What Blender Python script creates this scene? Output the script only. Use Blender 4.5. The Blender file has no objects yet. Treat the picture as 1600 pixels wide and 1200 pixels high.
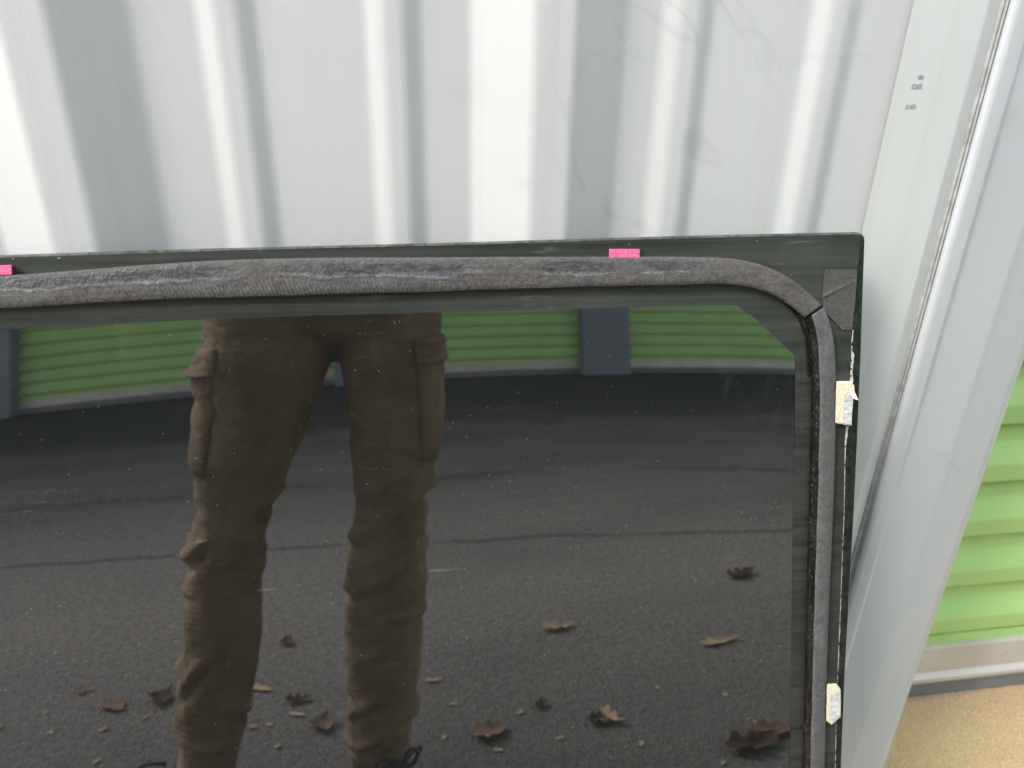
import bpy, bmesh, math, random
from mathutils import Vector, Matrix, noise
from mathutils.geometry import delaunay_2d_cdt
R = math.radians
random.seed(7)
scene = bpy.context.scene
COL = scene.collection

# ------------------------------------------------------------------ camera
F, PITCH, YAW, ROLL, CAMZ = 1109.0, R(24.4), R(9.0), R(1.3), 1.0
fw = Vector((math.sin(YAW)*math.cos(PITCH), math.cos(YAW)*math.cos(PITCH), -math.sin(PITCH)))
rt = Vector((math.cos(YAW), -math.sin(YAW), 0)); up = rt.cross(fw)
rt2 = rt*math.cos(ROLL)+up*math.sin(ROLL); up2 = -rt*math.sin(ROLL)+up*math.cos(ROLL)
cam = bpy.data.cameras.new('camera'); camo = bpy.data.objects.new('camera', cam); COL.objects.link(camo)
m = Matrix((rt2, up2, -fw)).transposed().to_4x4(); m.translation = Vector((0, 0, CAMZ)); camo.matrix_world = m
cam.sensor_width = 36; cam.lens = F/1600*36; cam.clip_start = 0.01; cam.clip_end = 500
cam.dof.use_dof = True; cam.dof.focus_distance = 0.5; cam.dof.aperture_fstop = 8.5
scene.camera = camo

# ------------------------------------------------------------------ light
SUN_EL, SUN_AZ = R(42), R(60)          # azimuth measured from -Y towards -X
w = bpy.data.worlds.new("World"); scene.world = w; w.use_nodes = True
nt = w.node_tree
sky = nt.nodes.new('ShaderNodeTexSky'); sky.sky_type = 'NISHITA'; sky.sun_disc = False
sky.sun_elevation = SUN_EL; sky.sun_rotation = R(180)+SUN_AZ
sky.dust_density = 1.2; sky.air_density = 0.7; sky.ozone_density = 0.5
hs = nt.nodes.new('ShaderNodeHueSaturation'); hs.inputs['Saturation'].default_value = .38   # thin overcast
nt.links.new(sky.outputs[0], hs.inputs['Color']); 
veil = nt.nodes.new('ShaderNodeMix'); veil.data_type = 'RGBA'; veil.inputs[0].default_value = .55; veil.inputs[7].default_value = (2.25, 2.3, 2.36, 1)   # even cloud veil
nt.links.new(hs.outputs[0], veil.inputs[6]); nt.links.new(veil.outputs[2], nt.nodes['Background'].inputs[0])
nt.nodes['Background'].inputs[1].default_value = 0.15
sl = bpy.data.lights.new('sun', 'SUN'); sl.energy = 0.6; sl.angle = R(16); sl.color = (1, .95, .89)
so = bpy.data.objects.new('sun', sl); COL.objects.link(so)
sdir = Vector((-math.sin(SUN_AZ)*math.cos(SUN_EL), -math.cos(SUN_AZ)*math.cos(SUN_EL), math.sin(SUN_EL)))
so.rotation_euler = sdir.to_track_quat('Z', 'Y').to_euler()
scene.view_settings.view_transform = 'Standard'; scene.view_settings.look = 'None'
scene.view_settings.gamma = 1; scene.view_settings.exposure = 2.46
scene.cycles.max_bounces = 8

# ------------------------------------------------------------------ node helpers
class NT:
    def __init__(s, name, rough=.5, ior=1.45, **kw):
        s.m = bpy.data.materials.new(name); s.m.use_nodes = True; s.t = s.m.node_tree
        s.b = s.t.nodes['Principled BSDF']; s.b.inputs['Roughness'].default_value = rough
        s.b.inputs['IOR'].default_value = ior
        s.tc = s.t.nodes.new('ShaderNodeTexCoord').outputs['Object']
    def n(s, t): return s.t.nodes.new(t)
    def l(s, a, b): s.t.links.new(a, b)
    def mapped(s, scale=(1, 1, 1), rot=(0, 0, 0), loc=(0, 0, 0)):
        m = s.n('ShaderNodeMapping'); m.inputs['Scale'].default_value = scale
        m.inputs['Rotation'].default_value = rot; m.inputs['Location'].default_value = loc
        s.l(s.tc, m.inputs['Vector']); return m.outputs[0]
    def noise(s, scale, detail=4, rough=.55, vec=None, dist=0):
        n = s.n('ShaderNodeTexNoise'); n.inputs['Scale'].default_value = scale
        n.inputs['Detail'].default_value = detail; n.inputs['Roughness'].default_value = rough
        n.inputs['Distortion'].default_value = dist
        s.l(vec or s.tc, n.inputs['Vector']); return n.outputs['Fac']
    def voro(s, scale, vec=None, feat='F1', out='Distance', rnd=1):
        n = s.n('ShaderNodeTexVoronoi'); n.feature = feat; n.inputs['Scale'].default_value = scale
        n.inputs['Randomness'].default_value = rnd
        s.l(vec or s.tc, n.inputs['Vector']); return n.outputs[out]
    def ramp(s, fac, *stops):
        n = s.n('ShaderNodeValToRGB'); e = n.color_ramp.elements
        while len(e) < len(stops): e.new(.5)
        for k, (p, c) in enumerate(stops):
            if not isinstance(c, (tuple, list)): c = (c, c, c)
            e[k].position = p; e[k].color = (*c, 1)
        s.l(fac, n.inputs[0]); return n.outputs[0]
    def mix(s, fac, a, b, mode='MIX'):
        n = s.n('ShaderNodeMix'); n.data_type = 'RGBA'; n.blend_type = mode
        for v, i in ((fac, 0), (a, 6), (b, 7)):
            if hasattr(v, 'links'): s.l(v, n.inputs[i])
            elif isinstance(v, (tuple, list)): n.inputs[i].default_value = (*v, 1)
            else: n.inputs[i].default_value = v
        return n.outputs[2]
    def math(s, op, a, b=0.):
        n = s.n('ShaderNodeMath'); n.operation = op
        for v, i in ((a, 0), (b, 1)):
            if hasattr(v, 'links'): s.l(v, n.inputs[i])
            else: n.inputs[i].default_value = v
        return n.outputs[0]
    def color(s, c):
        if hasattr(c, 'links'): s.l(c, s.b.inputs['Base Color'])
        else: s.b.inputs['Base Color'].default_value = (*c, 1)
        return s
    def rough(s, c): s.l(c, s.b.inputs['Roughness']); return s
    def bump(s, h, strength, dist=.001):
        n = s.n('ShaderNodeBump'); n.inputs['Strength'].default_value = strength
        n.inputs['Distance'].default_value = dist; s.l(h, n.inputs['Height'])
        old = s.b.inputs['Normal']
        if old.is_linked: s.l(old.links[0].from_socket, n.inputs['Normal'])
        s.l(n.outputs[0], old); return s

def mat_panel(name, base, dirt=.5, emboss=.35):
    k = NT(name, .42)
    big = k.noise(2.2, 5, .6)
    c = k.mix(k.ramp(big, (.35, 0), (.7, 1)), base, tuple(v*.93 for v in base))
    # vertical run-down streaks
    st = k.noise(1, 5, .65, k.mapped((60, 60, .9)))
    c = k.mix(k.math('MULTIPLY', k.ramp(st, (.52, 0), (.75, 1)), .35*dirt), c, (base[0]*.72, base[1]*.70, base[2]*.66))
    # scuffs: warped noise bands
    sc = k.noise(4.5, 3, .5, None, 1.6)
    band = k.ramp(sc, (.485, 0), (.5, 1), (.515, 0))
    msk = k.ramp(k.noise(3.1, 2, .5, k.mapped(loc=(4, 2, 1))), (.56, 0), (.66, 1))
    c = k.mix(k.math('MULTIPLY', k.math('MULTIPLY', band, msk), .30*dirt), c, (.27, .28, .28))
    sm = k.ramp(k.noise(9, 4, .6, k.mapped(loc=(1, 7, 3))), (.62, 0), (.76, 1))
    c = k.mix(k.math('MULTIPLY', sm, .3*dirt), c, (.38, .385, .38))
    # fine scratches, pale
    s2 = k.ramp(k.noise(1, 3, .5, k.mapped((14, 14, 130), (0, .22, 0))), (.70, 0), (.74, 1))
    s3 = k.ramp(k.noise(5, 2, .5, k.mapped(loc=(9, 0, 5))), (.55, 0), (.65, 1))
    c = k.mix(k.math('MULTIPLY', k.math('MULTIPLY', s2, s3), .35), c, (.85, .85, .83))
    dot = k.ramp(k.voro(38), (.035, 1), (.05, 0))
    dm = k.ramp(k.noise(11, 2), (.6, 0), (.64, 1))
    c = k.mix(k.math('MULTIPLY', k.math('MULTIPLY', dot, dm), .6), c, (.3, .3, .3))
    k.color(c)
    k.bump(k.noise(520, 2, .5), emboss, .0006)
    k.bump(k.noise(7, 2, .5), .12, .004)
    k.rough(k.ramp(k.noise(30, 3), (.3, .36), (.8, .55)))
    return k.m

M_WALL = mat_panel('painted wall steel', (.560, .575, .570), .8, .22)
M_TRIM = mat_panel('painted trim steel', (.62, .64, .625), 1.0, .08)
M_JAMB = mat_panel('painted jamb steel', (.53, .56, .575), .9, .08)
k = NT('seam sealant', .7); k.color(k.mix(k.ramp(k.noise(90, 4), (.35, 0), (.7, 1)), (.28, .28, .27), (.44, .44, .43))); M_SEAM = k.m

def mat_green(name, c0):
    k = NT(name, .38)
    c = k.mix(k.ramp(k.noise(3, 4), (.35, 0), (.7, 1)), c0, tuple(v*.86 for v in c0))
    d = k.ramp(k.noise(1, 4, .6, k.mapped((3, 3, 60))), (.55, 0), (.8, 1))
    c = k.mix(k.math('MULTIPLY', d, .25), c, (.42, .5, .33))
    sp = k.ramp(k.voro(60), (.04, 1), (.06, 0))
    c = k.mix(k.math('MULTIPLY', sp, k.ramp(k.noise(7), (.55, 0), (.6, .5))), c, (.2, .25, .12))
    k.color(c); k.bump(k.noise(300, 2), .15, .0005); return k.m
M_GREEN = mat_green('green door paint', (.43, .70, .245))
k = NT('weathered aluminium', .45); k.b.inputs['Metallic'].default_value = .25
c = k.mix(k.ramp(k.noise(12, 5, .6), (.35, 0), (.7, 1)), (.50, .47, .42), (.60, .57, .52))
c = k.mix(k.ramp(k.voro(70), (.06, .8), (.09, 0)), c, (.2, .16, .12))
k.color(c).bump(k.noise(200, 3), .2, .0005); M_ALU = k.m
k = NT('rubber astragal', .6); k.color(k.mix(k.ramp(k.noise(20, 4), (.3, 0), (.7, 1)), (.17, .18, .20), (.22, .23, .26))); M_RUB = k.m

def mat_concrete(name, a, b, c2):
    k = NT(name, .9)
    g = k.noise(300, 4, .8)
    c = k.mix(k.ramp(g, (.38, 0), (.62, 1)), a, b)
    c = k.mix(k.ramp(k.noise(9, 5, .6), (.45, 0), (.72, .6)), c, c2)
    c = k.mix(k.ramp(k.voro(260), (.12, .7), (.22, 0)), c, tuple(v*.55 for v in a))
    st = k.ramp(k.noise(26, 5, .7, k.mapped(loc=(3, 3, 0))), (.66, 0), (.74, .6))
    c = k.mix(st, c, (.20, .17, .12))
    k.color(c); k.bump(g, .6, .002); k.bump(k.noise(60, 4), .5, .004); return k.m
M_CONC = mat_concrete('tan concrete', (.42, .30, .165), (.74, .55, .33), (.62, .45, .26))
M_APRON = mat_concrete('pale concrete', (.30, .28, .26), (.42, .40, .37), (.34, .32, .29))

k = NT('asphalt', .85)
st = k.voro(150, None, 'F1', 'Distance'); sc = k.voro(150, None, 'F1', 'Color')
g = k.mix(.5, k.noise(240, 3, .7), k.noise(70, 4, .7))
c = k.mix(k.ramp(g, (.38, 0), (.62, 1)), (.052, .047, .044), (.275, .248, .232))
sx = k.n('ShaderNodeSeparateColor'); k.l(sc, sx.inputs[0])
c = k.mix(k.math('MULTIPLY', k.ramp(sx.outputs[0], (.90, 0), (.97, .6)), k.ramp(st, (.25, 1), (.5, 0))), c, (.30, .285, .265))
c = k.mix(k.ramp(k.noise(1, 4, .6, k.mapped((.7, 1.6, 1))), (.45, 0), (.66, .35)), c, (.055, .054, .054))
c = k.mix(k.ramp(k.noise(1, 5, .65, k.mapped((.6, 5, 1), loc=(2, 3, 0))), (.55, 0), (.68, .35)), c, (.15, .145, .14))
c = k.mix(k.ramp(k.noise(3.5, 4, .6, k.mapped(loc=(7, 1, 0))), (.55, 0), (.75, .3)), c, (.10, .10, .097))
sp_ = k.n('ShaderNodeSeparateXYZ'); k.l(k.tc, sp_.inputs[0])
def crack(y0, sl, amp, loc, w0, w1, cut):
    f = k.noise(1, 5, .65, k.mapped((1.6, 0, 0), loc=loc))
    d = k.math('ABSOLUTE', k.math('SUBTRACT', sp_.outputs[1], k.math('ADD', k.math('ADD', k.math('MULTIPLY', sp_.outputs[0], sl), y0), k.math('MULTIPLY', k.math('SUBTRACT', f, .5), amp))))
    return k.math('MULTIPLY', k.ramp(d, (w0, 1), (w1, 0)), k.ramp(k.noise(2.2, 3, .6, k.mapped(loc=(loc[0], 4, 0))), (cut, 0), (cut+.12, .55)))
shade_band = k.math('ADD', sp_.outputs[1], k.math('MULTIPLY', k.math('SUBTRACT', k.noise(1, 5, .6, k.mapped((.8, 2.2, 1), loc=(1, 8, 0))), .5), 1.6))
c = k.mix(k.ramp(k.math('MULTIPLY', shade_band, -.1), (.255, 0), (.37, .78)), c, (.018, .019, .021))  # dark band by the far doors: building shade painted over darker asphalt
c = k.mix(k.ramp(k.math('MULTIPLY', sp_.outputs[1], -1), (.25, .5), (1.3, 0)), c, (.045, .044, .043))  # near ground darkened in colour for sky blocked by the wall
c = k.mix(crack(-1.38, .09, .16, (0, 3, 1), .006, .024, .34), c, (.018, .017, .017))
c = k.mix(crack(-2.15, .05, .5, (5, 1, 1), .015, .05, .40), c, (.05, .048, .046))
c = k.mix(crack(-3.2, .03, .6, (9, 2, 1), .05, .22, .30), c, (.15, .145, .14))
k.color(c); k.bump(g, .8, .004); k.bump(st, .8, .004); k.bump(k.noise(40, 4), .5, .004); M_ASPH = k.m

def simple(name, c, rough=.5, var=.15, sc=20, bump=0, bs=100, bd=.0005, ior=1.45, metal=0):
    k = NT(name, rough, ior); k.b.inputs['Metallic'].default_value = metal
    k.color(k.mix(k.ramp(k.noise(sc, 4), (.3, 0), (.7, 1)), c, tuple(v*(1-var) for v in c)))
    if bump: k.bump(k.noise(bs, 3), bump, bd)
    return k.m

# ------------------------------------------------------------------ object helpers
def tag(o, label=None, cat=None, group=None, kind=None):
    for a, v in (('label', label), ('category', cat), ('group', group), ('kind', kind)):
        if v: o[a] = v
    return o
def empty(name, loc, **kw):
    o = bpy.data.objects.new(name, None); o.location = loc; o.empty_display_size = .1
    COL.objects.link(o); return tag(o, **kw)
def mk(name, verts, faces, mat, parent=None, smooth=False, off=None):
    if parent is not None:
        L = parent.matrix_basis.translation.copy(); p = parent.parent
        while p is not None: L += p.matrix_basis.translation; p = p.parent
        verts = [Vector(v)-L for v in verts]
    me = bpy.data.meshes.new(name); me.from_pydata([tuple(v) for v in verts], [], faces)
    me.validate(); me.update()
    if mat: me.materials.append(mat)
    if smooth: me.polygons.foreach_set('use_smooth', [True]*len(me.polygons))
    o = bpy.data.objects.new(name, me); COL.objects.link(o)
    if parent is not None: o.parent = parent
    return o
def from_bm(name, bm, mat, parent=None, smooth=False):
    bm.verts.ensure_lookup_table(); bm.verts.index_update()
    vs = [v.co.copy() for v in bm.verts]; fs = [[v.index for v in f.verts] for f in bm.faces]
    bm.free(); return mk(name, vs, fs, mat, parent, smooth)
def box_bm(bm, x0, x1, y0, y1, z0, z1, bev=0):
    r = bmesh.ops.create_cube(bm, size=1)
    for v in r['verts']:
        v.co = Vector(((x0+x1)/2+v.co.x*(x1-x0), (y0+y1)/2+v.co.y*(y1-y0), (z0+z1)/2+v.co.z*(z1-z0)))
    if bev:
        es = list({e for v in r['verts'] for e in v.link_edges})
        bmesh.ops.bevel(bm, geom=es, offset=bev, segments=2, affect='EDGES', profile=.5)
def box(name, x0, x1, y0, y1, z0, z1, mat, parent=None, bev=0):
    bm = bmesh.new(); box_bm(bm, x0, x1, y0, y1, z0, z1, bev); return from_bm(name, bm, mat, parent)
def fillet(pts, r=.003, n=5):
    out = [pts[0]]
    for a, b, c in zip(pts, pts[1:], pts[2:]):
        a, b, c = map(Vector, (a, b, c)); la, lc = (a-b).length, (c-b).length
        rr = min(r, la*.45, lc*.45); p0 = b+(a-b).normalized()*rr; p1 = b+(c-b).normalized()*rr
        for i in range(n+1):
            t = i/n; out.append(tuple(p0*(1-t)**2+b*2*t*(1-t)+p1*t*t))
    out.append(pts[-1]); return out
def extrude_z(name, prof, z0, z1, mat, parent, r=.003, nz=1, smooth=True):
    p = fillet([Vector(q) for q in prof], r); n = len(p); vs = []; fs = []
    for j in range(nz+1):
        z = z0+(z1-z0)*j/nz
        vs += [(q[0], q[1], z) for q in p]
    for j in range(nz):
        for i in range(n-1): a = j*n+i; fs.append((a, a+1, a+1+n, a+n))
    return mk(name, vs, fs, mat, parent, smooth)
def extrude_x(name, prof, x0, x1, mat, parent, smooth=True, r=.002):
    p = fillet([Vector(q) for q in prof], r) if r else prof; n = len(p)
    vs = [(x, q[0], q[1]) for x in (x0, x1) for q in p]
    return mk(name, vs, [(i, i+1, i+1+n, i+n) for i in range(n-1)], mat, parent, smooth)
def tube(bm, pts, rad, seg=8, close=False):
    pts = [Vector(p) for p in pts]; n = len(pts); rings = []
    for i, p in enumerate(pts):
        t = (pts[min(i+1, n-1)]-pts[max(i-1, 0)]).normalized()
        a = t.cross(Vector((0.13, .31, .94))).normalized(); b = t.cross(a)
        r = rad[i] if isinstance(rad, (list, tuple)) else rad
        rings.append([bm.verts.new(p+a*math.cos(q)*r+b*math.sin(q)*r) for q in [2*math.pi*j/seg for j in range(seg)]])
    for u, v in zip(rings, rings[1:]):
        for j in range(seg): bm.faces.new((u[j], u[(j+1) % seg], v[(j+1) % seg], v[j]))
    bm.faces.new(rings[0][::-1]); bm.faces.new(rings[-1])

# ------------------------------------------------------------------ ground
def sheet(name, x0, x1, y0, y1, z, mat, **kw):
    return tag(mk(name, [(x0, y0, z), (x1, y0, z), (x1, y1, z), (x0, y1, z)], [(0, 1, 2, 3)], mat), **kw)
sheet('asphalt_ground', -150, 150, -150, 150, 0, M_ASPH, kind='structure')
sheet('concrete_pavement', -8, 9, .16, 1.3, .006, M_CONC, kind='structure')

# ------------------------------------------------------------------ roll-up door builder
def door_profile(z0, z1, y, s, p=.0975, d=.014):
    """s=-1: faces -Y, s=+1 faces +Y; slats from the top down"""
    pts = []; z = z1
    while z-p > z0:
        for t, o in ((0, 0), (.035, .18), (.27, .22), (.60, 1.0), (.90, .94), (.965, .55)):
            pts.append((y+s*d*o, z-t*p))
        z -= p
    pts.append((y, z)); pts.append((y+s*d*.6, z-.004)); pts.append((y+s*d*.6, z0)); return pts
def rollup(parent, x0, x1, y, s, ztop, green=None, d=.014):
    g = extrude_x('roll_up_door', door_profile(.125, ztop, y, s, d=d), x0, x1, green or M_GREEN, parent, True, .003)
    bb = extrude_x('bottom_bar', [(y, .128), (y+s*.022, .126), (y+s*.024, .074), (y+s*.034, .069), (y+s*.034, .060), (y+s*.026, .057), (y+s*.02, .054)], x0, x1, M_ALU, g, True, .002)
    rb = extrude_x('rubber_seal', [(y, .055), (y+s*.019, .054), (y+s*.016, .008), (y, .0075)], x0, x1, M_RUB, g, True, .003)
    return g

# ------------------------------------------------------------------ near building
B1 = empty('storage_building', (-1.5, .5, 0), label='pale grey ribbed metal storage building the dark glass leans against, green door at right', cat='building')
YB, MAJ, PER_ = .487, .0955, .2955
prof = []
x = -4.5
k0 = math.floor((x-MAJ)/PER_)
for i in range(k0, 3):
    c = MAJ+i*PER_
    if c > .34: break
    prof += [(c-.049, YB), (c-.0125, YB-.021), (c+.0125, YB-.021), (c+.049, YB)]
    for q in ((.103, .199) if i < 0 else (.090, .191)):
        if c+q < .31: prof += [(c+q-.017, YB), (c+q-.006, YB-.0050), (c+q+.006, YB-.0050), (c+q+.017, YB)]
prof = [(-5, YB)]+[p for p in prof if p[0] > -5]+[(.322, YB), (.345, .4865)]
extrude_z('wall_panel', prof, .02, 3.0, M_WALL, B1, .0035, 1, False)
SC = 1.078
def sc(p): return [(a*SC, b*SC) for a, b in p]
extrude_z('corner_trim', sc([(.3139, .4493), (.3650, .4490), (.3725, .4520), (.3765, .4532)]), 0.02, 3.0, M_TRIM, B1, .0015)
extrude_z('seam', sc([(.3760, .4530), (.3775, .4515), (.3790, .4525), (.3800, .4510), (.3815, .4530)]), 0.02, 3.0, M_SEAM, B1, .0006)
extrude_z('edge_trim', sc([(.3812, .458), (.3818, .4490), (.3850, .4474), (.3962, .4480), (.4000, .4510), (.4450, .4560), (.4900, .4670), (.5060, .4765), (.5075, .4820)]), .02, 3.0, M_JAMB, B1, .0022)
extrude_z('side_wall', [(.5473, .5185), (.5475, .84)], .02, 3.0, M_JAMB, B1, .001)
DY = .80
rollup(B1, .556, 3.6, DY, -1, 2.487, d=.022)
box('door_header', .550, 3.9, .60, .90, 2.45, 3.0, M_TRIM, B1)
box('pilaster', 3.6, 4.1, .50, .90, .01, 2.45, M_JAMB, B1)
box('roof', -5.1, 4.3, .40, 6, 3.0, 3.12, M_TRIM, B1)
bm = bmesh.new(); box_bm(bm, -5, 4.1, .92, 5.9, .01, 2.99); from_bm('back_wall', bm, M_WALL, B1)

def text_mesh(name, s, size, origin, xdir, ydir, mat, parent, thick=.0):
    cu = bpy.data.curves.new(name, 'FONT'); cu.body = s; cu.size = size; cu.extrude = .0001; cu.resolution_u = 2
    o = bpy.data.objects.new(name, cu); COL.objects.link(o)
    dg = bpy.context.evaluated_depsgraph_get(); me = bpy.data.meshes.new_from_object(o.evaluated_get(dg))
    bpy.data.objects.remove(o)
    X, Y = Vector(xdir).normalized(), Vector(ydir).normalized(); Z = X.cross(Y)
    vs = [Vector(origin)+X*v.co.x+Y*v.co.y+Z*v.co.z for v in me.vertices]; fs = [list(p.vertices) for p in me.polygons]
    return mk(name, vs, fs, mat, parent)
M_INK = simple('faded grey ink', (.36, .36, .36), .6, .4, 900)
text_mesh('stencil_mark', 'CSG', .0042, (.3505, .4838, .9890), (1, 0, .05), (0, 0, 1), M_INK, B1)
text_mesh('stencil_mark', '5103', .0040, (.3495, .4838, .9760), (1, 0, .05), (0, 0, 1), M_INK, B1)
mk('stencil_mark', [(.3530, .4837, .9963), (.3556, .4837, .9953), (.3587, .4837, .9963), (.3556, .4837, .9978)], [(0, 1, 2, 3)], M_INK, B1)

# ------------------------------------------------------------------ opposite building
B2 = empty('storage_building', (0, -5.5, 0), label='row of green roll-up doors between slate pilasters, mirrored in the dark glass', cat='building')
M_GREEN2 = M_GREEN
M_PIL = mat_panel('slate pilaster paint', (.20, .23, .28), .5, .08)
OY = -5.25
PC = [-8.3, -5.8, -3.29, -.40, 1.72, 4.3, 6.9, 9.5]
for c, c2 in zip(PC, PC[1:]+[None]):
    box('pilaster', c-.215, c+.215, OY-.25, OY+.16, .01, 2.5, M_PIL, B2, .01)
    if c2: rollup(B2, c+.215, c2-.215, OY, 1, 2.5, green=M_GREEN2, d=.03)
box('fascia', -8.5, 9.8, OY-.3, OY+.20, 2.5, 4.2, M_TRIM, B2)
box('roof', -8.6, 9.9, OY-6, OY+.35, 4.2, 4.32, M_TRIM, B2)
box('added_shade_canopy', -8.5, 9.8, OY+.21, OY+2.2, 2.52, 2.62, M_TRIM, B2)  # unseen overhang, added to shade the doors and asphalt below
box('back_wall', -8.4, 9.7, OY-5.9, OY-.32, .01, 4.19, M_WALL, B2)

# ------------------------------------------------------------------ the dark glass
TH = R(8.0); P0 = Vector((0, .452, .9)); N = Vector((0, -math.cos(TH), math.sin(TH)))
V = Vector((0, math.sin(TH), math.cos(TH))); U = Vector((1, 0, 0))
def wob(u, v):
    a = u-.05
    g = .09*math.tanh((v+.085)/.09)
    return -.17*a*a*g - .0000*a*a
def G(u, v, h=0.): return P0+U*u+V*v+N*(h+wob(u, v))
CAMP = Vector((0, 0, CAMZ)); dpl = (CAMP-P0).dot(N); fu, fv = (CAMP-P0).dot(U), (CAMP-P0).dot(V)
def lift(u, v, h):   # true footprint of a point standing h off the pane
    q = 1-h/dpl; return (fu+(u-fu)*q, fv+(v-fv)*q)
UC = -.32
def mir(pts): return [(2*UC-u, v) for u, v in pts][::-1]
OUT = [(-.2353, -.0113), (-.1277, -.0092), (.0279, -.0076), (.1553, -.0056), (.246, -.0046), (.3135, -.0042), (.3162, -.0048), (.3180, -.0066), (.3187, -.0092), (.3279, -.0938), (.3403, -.219), (.3543, -.3699), (.3654, -.4729), (.405, -.85), (.408, -.902)]
IN = [(-.2434, -.0548), (-.189, -.0526), (-.129, -.0512), (-.055, -.0509), (.0268, -.0511), (.1152, -.051), (.1806, -.051), (.2282, -.0518), (.2425, -.0613), (.276, -.0899), (.2808, -.1312), (.2891, -.2152), (.302, -.3325), (.3161, -.4656), (.352, -.82)]
outer = OUT+mir(OUT)
inner = IN+mir(IN)
def resample(poly, step, closed=True):
    out = []
    n = len(poly)
    for i in range(n if closed else n-1):
        a = Vector(poly[i]); b = Vector(poly[(i+1) % n]); m_ = max(1, int((b-a).length/step))
        for j in range(m_): out.append(tuple(a+(b-a)*j/m_))
    if not closed: out.append(tuple(poly[-1]))
    return out
def inside(p, poly):
    x, y = p; c = False; j = len(poly)-1
    for i in range(len(poly)):
        xi, yi = poly[i]; xj, yj = poly[j]
        if (yi > y) != (yj > y) and x < (xj-xi)*(y-yi)/(yj-yi)+xi: c = not c
        j = i
    return c
def fill(loops, step, holes=()):
    vs = []; es = []
    for lp in list(loops)+list(holes):
        b = len(vs); vs += [Vector(p) for p in lp]; es += [(b+i, b+(i+1) % len(lp)) for i in range(len(lp))]
    big = loops[0]
    us = [p[0] for p in big]; ws = [p[1] for p in big]
    u = min(us)+step*.5
    while u < max(us):
        v = min(ws)+step*.5
        while v < max(ws):
            if inside((u, v), big) and not any(inside((u, v), h) for h in holes): vs.append(Vector((u, v)))
            v += step
        u += step
    r = delaunay_2d_cdt(vs, es, [], 0, 1e-6)
    ov, of = r[0], r[2]; fs = []
    for f in of:
        c = sum((ov[i] for i in f), Vector((0, 0)))/len(f)
        if inside(c, big) and not any(inside(c, h) for h in holes): fs.append(list(f))
    return [tuple(v) for v in ov], fs
def inset(poly, d):
    n = len(poly); out = []
    for i in range(n):
        a, b, c = Vector(poly[i-1]), Vector(poly[i]), Vector(poly[(i+1) % n])
        t = ((b-a).normalized()+(c-b).normalized()).normalized(); out.append(tuple(b+Vector((t.y, -t.x))*d))
    return out

GL = empty('window_glass', G(UC, -.902), label='large dark tinted vehicle window glass leaning on the ribbed wall, old urethane bead round its black border', cat='window glass')
# pane
k = NT('dark tinted glass', .012, 3.1)
dn = k.noise(1, 3, .6, k.mapped((7, 7, 7), loc=(.3, 0, 0)))
dots = k.ramp(k.voro(330), (.060, 1), (.10, 0))
dc = k.n('ShaderNodeSeparateColor'); k.l(k.voro(330, None, 'F1', 'Color'), dc.inputs[0])
dd = k.math('MULTIPLY', dots, k.math('GREATER_THAN', dc.outputs[0], .93))
dots2 = k.math('MULTIPLY', k.ramp(k.voro(900), (.10, 1), (.18, 0)), k.ramp(dn, (.50, 0), (.64, .85)))
dc2 = k.n('ShaderNodeSeparateColor'); k.l(k.voro(900, None, 'F1', 'Color'), dc2.inputs[0])
dots2 = k.math('MULTIPLY', dots2, k.math('GREATER_THAN', dc2.outputs[1], .84))
scr = k.ramp(k.noise(1, 2, .5, k.mapped((26, 26, 240), (0, .5, 0))), (.70, 0), (.74, 1))
scr = k.math('MULTIPLY', scr, k.ramp(k.noise(11, 3, .6, k.mapped(loc=(3, 0, 0))), (.58, 0), (.70, .16)))
wip = k.math('MULTIPLY', k.ramp(k.noise(1, 4, .6, k.mapped((90, 90, 22), (0, .9, 0))), (.55, 0), (.8, .05)), k.ramp(k.noise(6, 2), (.5, 0), (.65, 1)))
dust = k.math('MAXIMUM', k.math('MAXIMUM', dd, dots2), k.math('MAXIMUM', scr, wip))
haze = k.math('ADD', dust, k.ramp(k.noise(5, 4, .6, k.mapped(loc=(5, 1, 2))), (.35, .004), (.8, .02)))
df = k.n('ShaderNodeBsdfDiffuse'); df.inputs[0].default_value = (.5, .5, .48, 1)
mx = k.n('ShaderNodeMixShader'); k.l(haze, mx.inputs[0]); k.l(k.b.outputs[0], mx.inputs[1]); k.l(df.outputs[0], mx.inputs[2])
k.l(mx.outputs[0], k.t.nodes['Material Output'].inputs[0]); k.color((.004, .0055, .005))
M_GLASS = k.m
ol = resample(outer, .012)
gv, gf = fill([ol], .012)
nf = len(gv); vs = [G(u, v, 0) for u, v in gv]; fs = []
for f in gf:
    a, b, c = [Vector(gv[i]) for i in f[:3]]
    fs.append(f if (b-a).cross(c-a) > 0 else f[::-1])
def orient(vs, fs, nrm):
    out = []
    for f in fs:
        a, b, c = (Vector(vs[i]) for i in f[:3])
        out.append(list(f) if (b-a).cross(c-a).dot(nrm) > 0 else list(f)[::-1])
    return out
fs = orient(vs, fs, N)
mk('pane', vs, fs, M_GLASS, GL, True)
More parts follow.
